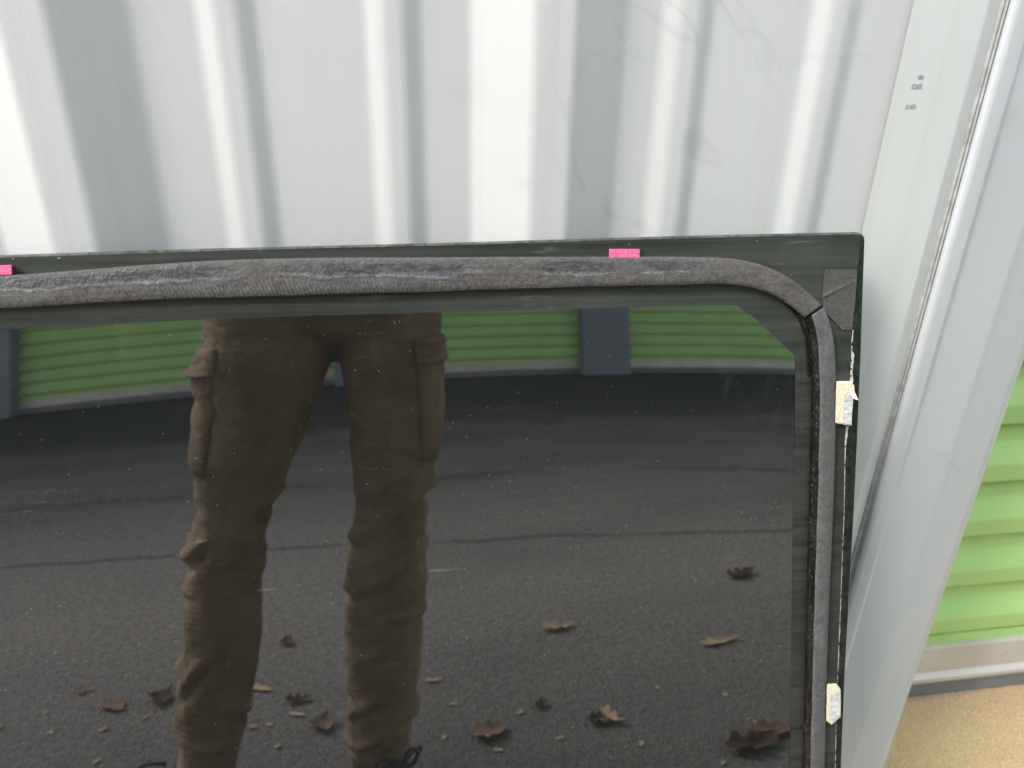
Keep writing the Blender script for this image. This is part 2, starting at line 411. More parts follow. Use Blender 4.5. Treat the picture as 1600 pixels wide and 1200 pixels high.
# rim and back of the pane
ed = NT('green glass edge', .25, 1.6); ed.color(ed.mix(ed.ramp(ed.noise(160, 5, .7), (.4, 0), (.62, 1)), (.03, .04, .032), (.10, .11, .10))); M_EDGE = ed.m
k = NT('dark green margin', .3, 1.5); k.color(k.mix(k.ramp(k.noise(230, 4, .7), (.42, 0), (.60, 1)), (.004, .008, .005), (.022, .034, .024))); M_MARG = k.m
n = len(ol); oi = inset(ol, -.0012)
vs = [G(u, v, 0) for u, v in ol]+[G(oi[i][0], oi[i][1], -.0014) for i in range(n)]+[G(oi[i][0], oi[i][1], -.0040) for i in range(n)]+[G(ol[i][0], ol[i][1], -.0052) for i in range(n)]
fs = []
for j in range(3):
    for i in range(n): a = j*n+i; b = j*n+(i+1) % n; fs.append((a, b, b+n, a+n))
base = len(vs)
vs += [G(u, v, -.0053) for u, v in gv]; fs += orient(vs, [[i+base for i in f] for f in gf], -N)
mk('glass_edge', vs, fs, M_EDGE, GL, True)

# frit
k = NT('black ceramic border', .34, 1.6)
stk = k.noise(1, 5, .65, k.mapped((2.5, 60, 170)))
c = k.mix(k.ramp(stk, (.35, 0), (.7, 1)), (.020, .023, .021), (.052, .054, .050))
d2 = k.ramp(k.noise(11, 5, .65), (.5, 0), (.75, .35)); c = k.mix(d2, c, (.085, .085, .08))
dots = k.ramp(k.voro(300), (.09, 1), (.13, 0)); dc = k.n('ShaderNodeSeparateColor'); k.l(k.voro(300, None, 'F1', 'Color'), dc.inputs[0])
c = k.mix(k.math('MULTIPLY', dots, k.math('GREATER_THAN', dc.outputs[1], .93)), c, (.42, .40, .36))
sm = k.math('MULTIPLY', k.ramp(k.noise(1, 5, .7, k.mapped((30, 90, 170), (0, .2, 0))), (.58, 0), (.72, .5)), k.ramp(k.noise(16, 2), (.52, 0), (.62, 1)))
c = k.mix(sm, c, (.20, .20, .19))
k.color(c).rough(k.ramp(stk, (.3, .28), (.75, .48))); k.bump(stk, .12, .0003); M_FRIT = k.m
rnd = random.Random(3)
inn = [(u+rnd.uniform(-1, 1)*.00012, v+rnd.uniform(-1, 1)*(.0004 if -.14 < u < .05 and v > -.1 else .00012)) for u, v in resample(inner, .002)]
EDG = [(.3187, -.072), (.3188, -.08), (.3207, -.0936), (.3220, -.1132), (.3245, -.1589), (.332, -.2184), (.338, -.2759), (.3444, -.3371), (.3512, -.4023), (.3597, -.4721)]
fo = resample(inset(outer, .0003), .004)
def pull(u, v):   # the printed border stops short of the worn right edge
    if u > .25 and -.50 < v < -.0048:
        lim = None
        pts = [(-.0048, .3158), (-.009, .3157), (-.05, .3163), (-.072, .3175)]+[(q[1], q[0]) for q in EDG[2:]]
        for (v0, u0), (v1, u1) in zip(pts, pts[1:]):
            if v1 <= v <= v0: lim = u0+(u1-u0)*(v-v0)/(v1-v0)
        if lim: return (min(u, lim), v)
    return (u, v)
fo = [pull(*p) for p in fo]
fv2, ff = fill([fo], .006, [inn])
vs = [G(u, v, .00022) for u, v in fv2]
mk('black_border', vs, orient(vs, ff, N), M_FRIT, GL, True)

mo = []; q0 = [(.3155, -.0052), (.3157, -.009), (.3163, -.05), (.3175, -.072)]+EDG[2:]
q1 = [(.3160, -.0048), (.3180, -.0068), (.3187, -.0092), (.3279, -.0938), (.3403, -.219), (.3543, -.3699), (.3654, -.4729)]
vs = []; fs = []; nq = 160
def at_v(poly, v):
    for (u0, v0), (u1, v1) in zip(poly, poly[1:]):
        if v1 <= v <= v0: return u0+(u1-u0)*(v-v0)/(v1-v0)
    return poly[-1][0]
for i in range(nq+1):
    v = -.0068-(.4719-.0068)*i/nq
    vs += [G(at_v(q0, v)-.0004, v, .00012), G(at_v(q1, v)-.0002, v, .00012)]
    if i: a = 2*i; fs.append((a-2, a-1, a+1, a))
mk('clear_margin', vs, orient(vs, fs, N), M_MARG, GL, True)

# worn primer line down the right edge
k = NT('chipped pale primer', .7)
k.color(k.mix(k.ramp(k.noise(260, 4, .7), (.40, 0), (.46, 1)), (.02, .025, .02), (.52, .49, .46))); M_PRIM = k.m
rp = resample(EDG, .0016, False)
vs = []; fs = []
for i, (u, v) in enumerate(rp):
    t = -v
    wd = .0006+.0022*max(0, min(1, (t-.074)/.02))*max(0, min(1, (.175-t)/.03))
    if t < .09: wd = .0011
    wd *= .55+.9*abs(noise.noise(Vector((t*160, 3, 1)))) if t < .3 else (.6+1.2*abs(noise.noise(Vector((t*90, 3, 1)))))
    if noise.noise(Vector((t*28, 9, 2))) > .22 and t > .22: wd *= .25
    vs += [G(u-wd*.15, v, .00035), G(u+wd, v, .00035)]
    if i: a = 2*i; fs.append((a-2, a-1, a+1, a))
mk('primer_line', vs, orient(vs, fs, N), M_PRIM, GL)

# urethane bead
def interp(poly, t):
    L = [0]
    for a, b in zip(poly, poly[1:]): L.append(L[-1]+(Vector(b)-Vector(a)).length)
    s = t*L[-1]
    for i in range(len(poly)-1):
        if s <= L[i+1]+1e-9:
            q = (s-L[i])/(L[i+1]-L[i]); return Vector(poly[i]).lerp(Vector(poly[i+1]), q)
    return Vector(poly[-1])
def smoothp(poly, it=2):
    for _ in range(it):
        o = [poly[0]]
        for a, b in zip(poly, poly[1:]):
            a, b = Vector(a), Vector(b); o += [tuple(a*.75+b*.25), tuple(a*.25+b*.75)]
        o.append(poly[-1]); poly = o
    return poly
def bead(name, O, I, sect, n, mat, disp=.0006, flip=False):
    """sect: (fraction I->O, height)"""
    O, I = smoothp(O, 2), smoothp(I, 2); vs = []; fs = []; m_ = len(sect)
    for i in range(n+1):
        t = i/n; o, q = interp(O, t), interp(I, t)
        for (f, h) in sect:
            p = q.lerp(o, f); hh = h
            if h > 0:
                hh = h+disp*(noise.noise(Vector((p.x*55, p.y*55, f*3)))+.5*noise.noise(Vector((p.x*190, p.y*190, f*6))))
                jx = .0005*noise.noise(Vector((p.x*40, p.y*40, f*2+9)))
                p = Vector((p.x+jx, p.y+jx))
            a, b = lift(p.x, p.y, max(hh, 0)); vs.append(G(a, b, hh))
    for i in range(n):
        for j in range(m_-1): a = i*m_+j; fs.append((a, a+1, a+1+m_, a+m_))
    fs.append(tuple(range(m_))); fs.append(tuple(range(n*m_, n*m_+m_)))
    bm = bmesh.new(); bv = [bm.verts.new(v) for v in vs]
    for f in fs: bm.faces.new([bv[j] for j in f])
    bmesh.ops.recalc_face_normals(bm, faces=bm.faces)
    o = from_bm(name, bm, mat, GL, True)
    at = o.data.attributes.new('across', 'FLOAT', 'POINT'); at.data.foreach_set('value', [sect[i % m_][0] for i in range(len(vs))])
    return o
BTO = [(-.2373, -.0222), (-.2018, -.0198), (-.1655, -.0175), (-.121, -.0148), (-.0522, -.014), (.0277, -.0153), (.1121, -.0163), (.2011, -.0177), (.2289, -.0199), (.2556, -.0279), (.2736, -.0385), (.2921, -.0535)]
BTI = [(-.2409, -.0416), (-.2052, -.0402), (-.1686, -.0388), (-.1237, -.038), (-.054, -.0377), (.0272, -.0372), (.1126, -.0366), (.2026, -.0365), (.2306, -.0375), (.2501, -.0429), (.2654, -.051), (.28, -.0624)]
BRO = [(.2942, -.0549), (.3038, -.0739), (.3098, -.1028), (.3173, -.1637), (.3255, -.2459), (.3338, -.3359), (.3497, -.4706), (.385, -.82)]
BRI = [(.2801, -.0638), (.287, -.0827), (.2925, -.1218), (.2968, -.1626), (.3022, -.2163), (.3111, -.3032), (.3211, -.3984), (.3283, -.4677), (.365, -.82)]
# trimmed top bead: greyish brown cut rubber, slick dark patches, pale dusty streaks
k = NT('trimmed urethane', .62)
p1 = k.noise(1, 5, .6, k.mapped((16, 60, 75)))
n1 = k.noise(420, 3, .7)
c = k.mix(k.ramp(n1, (.25, 0), (.75, 1)), (.056, .051, .048), (.138, .130, .123))
pz = k.n('ShaderNodeSeparateXYZ'); k.l(k.tc, pz.inputs[0])
atn = k.n('ShaderNodeAttribute'); atn.attribute_name = 'across'; ac = atn.outputs['Fac']
wob_ = k.math('ADD', ac, k.math('MULTIPLY', k.math('SUBTRACT', k.noise(1, 4, .6, k.mapped((22, 40, 40), loc=(4, 0, 0))), .5), .55))
fine = k.math('ADD', wob_, k.math('MULTIPLY', k.math('SUBTRACT', k.noise(160, 3, .6), .5), .12))
zone = k.math('MULTIPLY', k.ramp(fine, (.46, 0), (.50, 1)), k.ramp(fine, (.86, 1), (.92, 0)))
xw = k.math('ADD', pz.outputs[0], k.math('MULTIPLY', k.math('SUBTRACT', k.noise(45, 3, .6), .5), .03))
slick = k.math('MULTIPLY', zone, k.ramp(xw, (.0, .2), (.03, 1), (.205, 1), (.225, .25), (.245, .25), (.265, 1), (.365, 1), (.375, .1), (.400, .1), (.410, 1), (.448, 1), (.46, 0), (.475, 0), (.480, .7), (.515, .7), (.525, 0)))
c = k.mix(slick, c, k.mix(k.ramp(k.noise(1, 4, .7, k.mapped((120, 300, 300))), (.45, 0), (.75, 1)), (.050, .053, .056), (.14, .145, .15)))
chz = k.math('MULTIPLY', k.ramp(fine, (.40, 0), (.46, 1)), k.ramp(fine, (.50, 1), (.60, 0)))
chalk = k.math('MULTIPLY', k.math('MULTIPLY', chz, k.math('MULTIPLY', slick, .9)), k.ramp(k.noise(330, 3, .7), (.36, .15), (.62, 1)))
c = k.mix(k.math('MULTIPLY', chalk, .7), c, (.32, .33, .35))
c = k.mix(k.math('MULTIPLY', k.ramp(k.noise(1, 5, .7, k.mapped((40, 90, 90), loc=(6, 2, 0))), (.56, 0), (.68, 1)), .5), c, (.035, .032, .030))
ck = k.math('MULTIPLY', k.ramp(wob_, (.405, 0), (.42, 1), (.435, 0)), k.ramp(k.noise(1, 3, .6, k.mapped((14, 14, 14), loc=(8, 1, 0))), (.45, 0), (.5, 1)))
c = k.mix(k.math('MULTIPLY', ck, .6), c, (.04, .036, .033))
k.color(c)
wv = k.n('ShaderNodeTexWave'); wv.wave_type = 'RINGS'; wv.rings_direction = 'SPHERICAL'; wv.inputs['Scale'].default_value = 150
wv.inputs['Distortion'].default_value = 2.5; wv.inputs['Detail'].default_value = 2; k.l(k.mapped((1, 1, 1), loc=(-.02, 0, -.80)), wv.inputs['Vector'])
rp_ = k.math('MULTIPLY', k.math('MULTIPLY', wv.outputs['Fac'], k.ramp(fine, (.30, 1), (.40, 0))), k.ramp(xw, (.02, 0), (.06, 1), (.20, 1), (.32, .5), (.36, 0)))
k.bump(rp_, .5, .0008); k.bump(n1, .8, .0010); k.bump(p1, .5, .002); k.bump(ck, -.6, .0012)
k.rough(k.ramp(slick, (0, .8), (1, .42))); M_BEADT = k.m
k = NT('dusty urethane', .7)
n1 = k.noise(380, 4, .7)
c = k.mix(k.ramp(n1, (.3, 0), (.72, 1)), (.078, .076, .075), (.138, .134, .132))
c = k.mix(k.ramp(k.noise(1, 5, .7, k.mapped((60, 60, 22), (0, .6, 0))), (.58, 0), (.75, .6)), c, (.22, .21, .21))
c = k.mix(k.math('MULTIPLY', k.ramp(k.noise(1, 3, .5, k.mapped((60, 60, 95), loc=(2, 0, 0)), .7), (.488, 0), (.5, 1), (.512, 0)), .6), c, (.045, .042, .042))
k.color(c).bump(n1, .6, .0006); k.bump(k.noise(1, 3, .5, k.mapped((25, 25, 60))), .6, .002); M_BEADR = k.m
k = NT('glossy black urethane', .3)
n1 = k.ramp(k.noise(700, 3, .7), (.6, 0), (.68, 1))
k.color(k.mix(n1, k.mix(k.ramp(k.noise(25, 4), (.4, 0), (.7, 1)), (.004, .004, .004), (.012, .010, .010)), (.13, .115, .11)))
k.bump(k.noise(180, 4, .7), .8, .0012); M_BEADD = k.m
ts = [(0, 0), (.003, .0030), (.01, .0048), (.03, .0054), (.2, .0056), (.35, .0057), (.5, .0056), (.65, .0055), (.8, .0053), (.93, .0050), (.98, .0044), (.997, .0026), (1.0, 0)]
BT_full_O = mir(BTO)[:-1]+BTO; BT_full_I = mir(BTI)[:-1]+BTI
bead('urethane_bead', BT_full_O, BT_full_I, ts, 900, M_BEADT)
def rbead(O, I):
    o = bead('urethane_bead', O, I, [(.36, .0080), (.42, .0088), (.55, .0090), (.7, .0088), (.85, .0084), (.95, .0074), (1.0, .0052), (1.01, 0)], 420, M_BEADR, .0007)
    bead('bead_flank', O, I, [(0, 0), (.01, .002), (.12, .0045), (.2, .0058), (.30, .0074), (.365, .00815)], 420, M_BEADD, .0011).parent = o
    for c_ in o.children: c_.matrix_parent_inverse = Matrix()
rbead(BRO, BRI); rbead(mir(BRO)[::-1], mir(BRI)[::-1])
# thin second glossy line under the bead corner
ln = smoothp([(.262, -.0500), (.272, -.0580), (.2795, -.068), (.284, -.082), (.2880, -.105)], 2)
bm = bmesh.new(); tube(bm, [G(u, v, .0006) for u, v in ln], .0010, 6); from_bm('sealant_smear', bm, M_BEADD, GL, True)

# foam spacers
def foam(quad, h, mat, seed, parent=GL, tear=False, name='foam_spacer'):
    """quad: four uv corners in order"""
    rn = random.Random(seed); bm = bmesh.new(); top = []; nseg = 5
    loop = []
    for a, b in zip(quad, quad[1:]+quad[:1]):
        for i in range(nseg): p = Vector(a).lerp(Vector(b), i/nseg); loop.append(p)
    lv0 = [bm.verts.new(G(p.x, p.y, 0)) for p in loop]
    c = sum(loop, Vector((0, 0)))/len(loop); layers = [lv0]
    for (hh, s) in ((.35, 1.0), (.8, .995), (.96, .975), (1.0, .92)):
        L = []
        for p in loop:
            q = c+(p-c)*s; q = q+Vector((rn.uniform(-1, 1), rn.uniform(-1, 1)))*.00015
            a, b = lift(q.x, q.y, h*hh); L.append(bm.verts.new(G(a, b, h*hh*(1+rn.uniform(-.03, .03)))))
        layers.append(L)
    n_ = len(loop)
    for A, B in zip(layers, layers[1:]):
        for i in range(n_): bm.faces.new((A[i], A[(i+1) % n_], B[(i+1) % n_], B[i]))
    a, b = lift(c.x, c.y, h); cv = bm.verts.new(G(a, b, h*1.02))
    for i in range(n_): bm.faces.new((layers[-1][i], layers[-1][(i+1) % n_], cv))
    bm.faces.new(lv0[::-1]); bmesh.ops.recalc_face_normals(bm, faces=bm.faces)
    return from_bm(name, bm, mat, parent)
def foam_mat(name, a, b, spots):
    k = NT(name, .9); n1 = k.noise(600, 3, .7)
    c = k.mix(k.ramp(n1, (.35, 0), (.65, 1)), a, b)
    c = k.mix(k.math('MULTIPLY', k.ramp(k.voro(700), (.10, 1), (.2, 0)), spots), c, tuple(v*.35 for v in a))
    k.color(c).bump(n1, 1, .0007); return k.m
M_PINK = foam_mat('pink foam', (.72, .09, .26), (.88, .20, .42), .7)
M_CREAM = foam_mat('cream foam', (.70, .64, .42), (.84, .79, .60), .5)
k = NT('torn white liner', .7); k.color(k.mix(k.ramp(k.noise(1, 4, .7, k.mapped((160, 160, 500), (0, .9, 0))), (.38, 0), (.60, 1)), (.42, .42, .43), (.72, .71, .69))); M_LINER = k.m
q = foam([(.1347, -.0176), (.1560, -.0178), (.1557, -.0120), (.1345, -.0117)], .0045, M_PINK, 1); q['label'] = 'pink foam spacer on top of the bead near the corner'
q = foam([(-.2500, -.0217), (-.2310, -.0213), (-.2300, -.0158), (-.2495, -.0160)], .0045, M_PINK, 2); q['label'] = 'pink foam spacer at the far left of the top border'
def cream(quad, face, mark, seed, lab):
    q = foam(quad, .0068, M_CREAM, seed); q['label'] = lab
    L = []
    for (u, v) in face:
        a, b = lift(u, v, .0070); L.append(G(a, b, .0071))
    mk('liner', L, orient(L, [list(range(len(L)))], N), M_LINER, q)
    return q
c1 = cream([(.3110, -.1105), (.3245, -.1110), (.3283, -.1462), (.3145, -.1435)], [(.3195, -.1215), (.3225, -.1160), (.3262, -.1190), (.3278, -.1445), (.3215, -.1450), (.3205, -.1330)], 0, 3, 'cream foam spacer with a torn flap, upper of two on the right border')
def cr(u, v, h):
    a, b = lift(u, v, h); return G(a, b, h)
fl = [cr(.3222, -.1128, .0071), cr(.3258, -.1140, .0072), cr(.3268, -.1190, .0085), cr(.3312, -.1262, .0110), cr(.3266, -.1246, .0095), cr(.3230, -.1190, .0075)]
fl2 = [p-N*.0009 for p in fl]; nn = len(fl)
mk('torn_flap', fl+fl2, [tuple(range(nn)), tuple(range(2*nn-1, nn-1, -1))]+[(i, i+nn, (i+1) % nn+nn, (i+1) % nn) for i in range(nn)], M_CREAM, c1)
cream([(.3396, -.3790), (.3480, -.3795), (.3530, -.3860), (.3572, -.4150), (.3500, -.4230), (.3440, -.4180)], [(.3445, -.3910), (.3520, -.3890), (.3560, -.4140), (.3500, -.4195), (.3468, -.4160)], 0, 4, 'cream foam spacer with chamfered ends, lower of two on the right border')
# corner patch
k = NT('grey rubber patch', .6)
n1 = k.noise(500, 3, .7)
c = k.mix(k.ramp(n1, (.35, 0), (.7, 1)), (.055, .055, .052), (.10, .098, .092))
c = k.mix(k.ramp(k.noise(60, 5, .7), (.55, 0), (.75, .6)), c, (.15, .148, .14))
k.color(c).bump(n1, .6, .0005); M_PATCH = k.m
pt = [(.2911, -.0281), (.3155, -.0286), (.3172, -.0509), (.3176, -.0720), (.31, -.0717), (.2932, -.0568), (.2915, -.0480)]
crs = ((.292, -.047), (.3165, -.036))
pr = resample(pt, .0015); pv, pf = fill([pr], .0012)
def ph(u, v):
    a, b = Vector(crs[0]), Vector(crs[1]); t = max(0, min(1, (Vector((u, v))-a).dot(b-a)/(b-a).length_squared))
    d = (Vector((u, v))-a.lerp(b, t)).length
    return .0011+.0009*math.exp(-(d/.0009)**2)*(1.3-t)+.0002*noise.noise(Vector((u*90, v*90, 0)))
top = [G(u, v, ph(u, v)) for u, v in pv]; nb = len(top); low = [G(u, v, .0003) for u, v in pr]
fs = orient(top, pf, N)
idx = []
for u, v in pr: idx.append(min(range(len(pv)), key=lambda i: (pv[i][0]-u)**2+(pv[i][1]-v)**2))
np_ = len(pr); fs += [(idx[i], idx[(i+1) % np_], nb+(i+1) % np_, nb+i) for i in range(np_)]
mk('rubber_patch', top+low, fs, M_PATCH, GL)

# ------------------------------------------------------------------ the person
PX = -.125
PER = empty('person', (PX, -.2, 0), label='person in khaki cargo trousers whose legs are mirrored in the dark glass', cat='person')
LEG_A = [(.827, -.305, -.114), (.804, -.306, -.116), (.78, -.309, -.119), (.757, -.315, -.128), (.734, -.317, -.137), (.711, -.318, -.147), (.687, -.32, -.156), (.663, -.322, -.163), (.64, -.324, -.17), (.616, -.326, -.178), (.592, -.327, -.185), (.567, -.327, -.194), (.543, -.328, -.205), (.519, -.331, -.215), (.495, -.339, -.222), (.47, -.347, -.226), (.445, -.352, -.229), (.42, -.352, -.234), (.395, -.355, -.239), (.369, -.359, -.243), (.344, -.362, -.246), (.318, -.366, -.25), (.292, -.371, -.255), (.267, -.376, -.259), (.241, -.382, -.268), (.215, -.388, -.277), (.189, -.391, -.283), (.162, -.39, -.289), (.135, -.39, -.296), (.109, -.398, -.303), (.075, -.407, -.312)]
LEG_B = [(.822, -.114, .056), (.798, -.114, .054), (.774, -.111, .053), (.75, -.108, .051), (.726, -.104, .05), (.702, -.101, .049), (.677, -.098, .047), (.653, -.094, .045), (.628, -.096, .043), (.603, -.095, .041), (.578, -.093, .038), (.553, -.092, .033), (.528, -.093, .027), (.502, -.095, .024), (.477, -.098, .021), (.451, -.104, .018), (.425, -.109, .016), (.399, -.113, .014), (.373, -.115, .011), (.347, -.118, .007), (.32, -.12, .003), (.294, -.123, -.002), (.267, -.124, -.007), (.24, -.124, -.01), (.213, -.125, -.014), (.186, -.128, -.02), (.158, -.13, -.025), (.131, -.131, -.029), (.103, -.131, -.032), (.074, -.129, -.035), (.050, -.126, -.037)]
LEG_A = [(z, a+.004, b+(.014 if z < .8 else 0)*max(0, min(1, (z-.58)/.08))+.010*max(0, min(1, (.45-z)/.2))) for z, a, b in LEG_A]
LEG_B = [(z, a+.005*max(0, min(1, (.4-z)/.2)), b+.012*max(0, min(1, (.45-z)/.2))) for z, a, b in LEG_B]
def ringstack(bm, rows, seg=40):
    rings = []
    for z, xa, xb, yc, hd in rows:
        c = (xa+xb)/2; a = (xb-xa)/2
        rings.append([bm.verts.new((c+a*math.cos(t), yc+hd*math.sin(t), z)) for t in [2*math.pi*i/seg for i in range(seg)]])
    for A, B in zip(rings, rings[1:]):
        for j in range(seg): bm.faces.new((A[j], A[(j+1) % seg], B[(j+1) % seg], B[j]))
    bm.faces.new(rings[0]); bm.faces.new(rings[-1][::-1])
def evalmesh(o, mods):
    for t, kw in mods:
        md = o.modifiers.new(t, t)
        for a, b in kw.items(): setattr(md, a, b)
    dg = bpy.context.evaluated_depsgraph_get(); me = bpy.data.meshes.new_from_object(o.evaluated_get(dg))
    vs = [o.matrix_world @ v.co for v in me.vertices]; fs = [list(p.vertices) for p in me.polygons]
    bpy.data.objects.remove(o); return vs, fs
bm = bmesh.new()
def legrows(T):
    r = []
    for z, a, b in T:
        hw = (b-a)/2; yc = -.205+.02*math.sin(max(0, min(1, (z-.2)/.55))*math.pi)
        r.append((z, a, b, yc, max(hw*1.04, .052)))
    return [(r[0][0]+.03, r[0][1], r[0][2], r[0][3], r[0][4]*.95)]+r
ringstack(bm, legrows(LEG_A)); ringstack(bm, legrows(LEG_B))
ringstack(bm, [(1.00, -.285, .035, -.215, .115), (.96, -.292, .042, -.215, .122), (.90, -.302, .052, -.22, .128), (.85, -.308, .057, -.22, .125), (.815, -.304, .052, -.215, .10), (.795, -.28, .03, -.21, .085), (.783, -.17, -.07, -.21, .05)])
bmesh.ops.recalc_face_normals(bm, faces=bm.faces)
tmp = from_bm('tmp', bm, None)
vs, fs = evalmesh(tmp, [('REMESH', dict(mode='VOXEL', voxel_size=.0048))])
# pockets of wrinkles: pushed along the normal
me = bpy.data.meshes.new('t'); me.from_pydata(vs, [], fs); me.update()
nrm = [v.normal.copy() for v in me.vertices]
for _ in range(0): pass
def ridge(p): return 1-2*abs(noise.noise(p))
FOLDS = [  # (leg, z, tilt, width, depth) big creases
    ('A', .495, .55, .016, .011), ('A', .455, -.25, .012, .006), ('A', .425, .35, .010, .004), ('A', .30, .9, .02, .008), ('A', .225, -.6, .013, .009),
    ('A', .150, -.25, .011, .012), ('A', .60, .8, .02, .006), ('A', .66, -.5, .014, .005), ('B', .50, .5, .015, .010), ('B', .455, -.35, .012, .010),
    ('B', .41, .4, .012, .009), ('B', .355, -.3, .013, .007), ('B', .29, .6, .016, .008), ('B', .21, .8, .014, .010), ('B', .13, .35, .010, .010), ('B', .62, -.4, .012, .005), ('B', .565, .5, .012, .006), ('B', .175, -.4, .012, .007)]
nv = []
for v, n_ in zip(vs, nrm):
    z = v.z; A = v.x < (-.116 if z > .75 else -.16)
    cx = -.116
    tab = LEG_A if A else LEG_B
    for (z1, a1, b1), (z0, a0, b0) in zip(tab, tab[1:]):
        if z0 <= z <= z1: cx = (a1+b1)/2; break
    amp = .0018+.0035*math.exp(-((z-.44)/.10)**2)+.0022*math.exp(-((z-.14)/.08)**2)
    s = 1 if A else -1
    p = Vector((v.x*7, v.y*7, (z+s*.55*(v.x-cx))*17+(0 if A else 7)))
    d = amp*(ridge(p)-.45)+amp*.5*ridge(p*2.3+Vector((3, 1, 2)))*.5+.0012*noise.noise(v*70)
    for lg, fz, tl, wd, dp in FOLDS:
        if (lg == 'A') == A and z < .78:
            q = (z-fz-tl*(v.x-cx)*1.3-.012*noise.noise(Vector((v.x*20, v.y*20, fz*50))))/wd
            msk = max(0, min(1, .45+2.2*noise.noise(Vector((v.x*13+fz*31, v.y*13, fz*17)))))
            d += msk*1.1*dp*(.75*math.exp(-((q-1.1)/.8)**2)-math.exp(-(q/.75)**2))
    d -= .0025
    if z > .8: d *= .5
    # side seam and hem stitching lines
    if z < .125 and z > .118: d -= .0012
    nv.append(v+n_*d)
k = NT('khaki twill', .9)
c = k.mix(k.ramp(k.noise(14, 4), (.35, 0), (.7, 1)), (.285, .200, .118), (.165, .114, .064))
wvv = k.noise(1, 2, .5, k.mapped((900, 900, 500), (0, .7, 0)))
k.color(k.mix(k.math('MULTIPLY', k.ramp(wvv, (.4, 0), (.6, 1)), .25), c, (.10, .08, .045))); k.bump(wvv, .3, .0004)
k.bump(k.noise(1, 4, .6, k.mapped((14, 14, 42), (0, .5, .3)), .8), .6, .012); k.bump(k.noise(1, 3, .6, k.mapped((30, 30, 70), (0, -.6, .2)), .5), .5, .006)
k.b.inputs['Sheen Weight'].default_value = .08; M_TROU = k.m
TR = mk('trousers', nv, fs, M_TROU, PER, True)
# cargo pockets, one on each outer thigh
from mathutils.bvhtree import BVHTree
BV = BVHTree.FromPolygons(nv, fs)
def pocket(s):
    def shell(bm, a0, a1, z0, z1, out, droop):
        nu, nz = 26, 20; g = []
        for j in range(nz+1):
            row = []
            for i in range(nu+1):
                u, v = i/nu, j/nz; a = a0+(a1-a0)*u; z = z0+(z1-z0)*v
                cx_ = (-.222 if s < 0 else -.030)+(0 if s < 0 else 0); d_ = Vector((s*math.sin(a), math.cos(a), 0))
                c_ = Vector((cx_-(.0 if z > .7 else (.7-z)*.25*(1 if s < 0 else 0)), -.195, z))
                hit = BV.ray_cast(c_+d_*.3, -d_)[0]
                e = min(u, 1-u, (v if droop == 0 else 1), 1-v); o_ = out*(1-math.exp(-e*16))+(droop*(1-v)**2)
                o_ += .0035*noise.noise(Vector((u*6+s, v*5, 4+droop*100)))*min(1, e*6)
                row.append(bm.verts.new(hit+d_*(o_+.0012)))
            g.append(row)
        for j in range(nz):
            for i in range(nu): bm.faces.new((g[j][i], g[j][i+1], g[j+1][i+1], g[j+1][i]))
    bm = bmesh.new(); shell(bm, .62, 2.5, .60, .762, .006, 0); bmesh.ops.recalc_face_normals(bm, faces=bm.faces)
    o = from_bm('cargo_pocket', bm, M_TROU, TR, True); md = o.modifiers.new('solid', 'SOLIDIFY'); md.thickness = .0022; md.offset = 0
    bm = bmesh.new(); shell(bm, .55, 2.55, .748, .785, .007, .010 if s < 0 else .003); bmesh.ops.recalc_face_normals(bm, faces=bm.faces)
    o2 = from_bm('pocket_flap', bm, M_TROU, o, True); md = o2.modifiers.new('solid', 'SOLIDIFY'); md.thickness = .0022; md.offset = 0
pocket(-1); pocket(1)

# body (continuous) under the clothes, built on a skinned skeleton
SK = simple('skin', (.50, .31, .23), .5, .12, 30, .2, 300)
J = {}
def skin_obj(verts, edges, rad, sub=2, root=0):
    me = bpy.data.meshes.new('sk'); me.from_pydata(verts, edges, []); o = bpy.data.objects.new('sk', me); COL.objects.link(o)
    md = o.modifiers.new('s', 'SKIN'); md.use_smooth_shade = True
    for i, r in enumerate(rad):
        d = me.skin_vertices[0].data[i]; d.radius = r if isinstance(r, tuple) else (r, r); d.use_root = (i == root)
    s = o.modifiers.new('u', 'SUBSURF'); s.levels = sub; s.render_levels = sub
    dg = bpy.context.evaluated_depsgraph_get(); m2 = bpy.data.meshes.new_from_object(o.evaluated_get(dg))
    vs = [v.co.copy() for v in m2.vertices]; fs = [list(p.vertices) for p in m2.polygons]
    bpy.data.objects.remove(o); return vs, fs
vv = [(PX, -.215, .90), (PX, -.215, 1.05), (PX, -.225, 1.22), (PX, -.23, 1.36), (PX, -.225, 1.46), (PX, -.205, 1.52), (PX, -.190, 1.575), (PX, -.165, 1.65), (PX, -.175, 1.70),
      (-.21, -.21, .84), (-.265, -.19, .48), (-.362, -.225, .09),       # leg A 9-11
      (-.04, -.21, .84), (-.035, -.185, .46), (-.085, -.225, .09),      # leg B 12-14
      (-.27, -.23, 1.385), (-.335, -.24, 1.34), (-.37, -.26, 1.10), (-.20, -.10, 1.005), (-.115, -.045, .985),   # arm left 15-19
      (.02, -.23, 1.385), (.085, -.24, 1.34), (.150, -.26, 1.11), (.125, -.14, .985), (.105, -.055, .965),   # arm right 20-24
      (-.400, -.165, .042), (-.430, -.110, .036), (-.055, -.160, .042), (-.035, -.105, .036)]
ee = [(0, 1), (1, 2), (2, 3), (3, 4), (4, 5), (5, 6), (6, 7), (7, 8), (0, 9), (9, 10), (10, 11), (0, 12), (12, 13), (13, 14), (3, 15), (15, 16), (16, 17), (17, 18), (18, 19),
      (3, 20), (20, 21), (21, 22), (22, 23), (23, 24), (11, 25), (25, 26), (14, 27), (27, 28)]
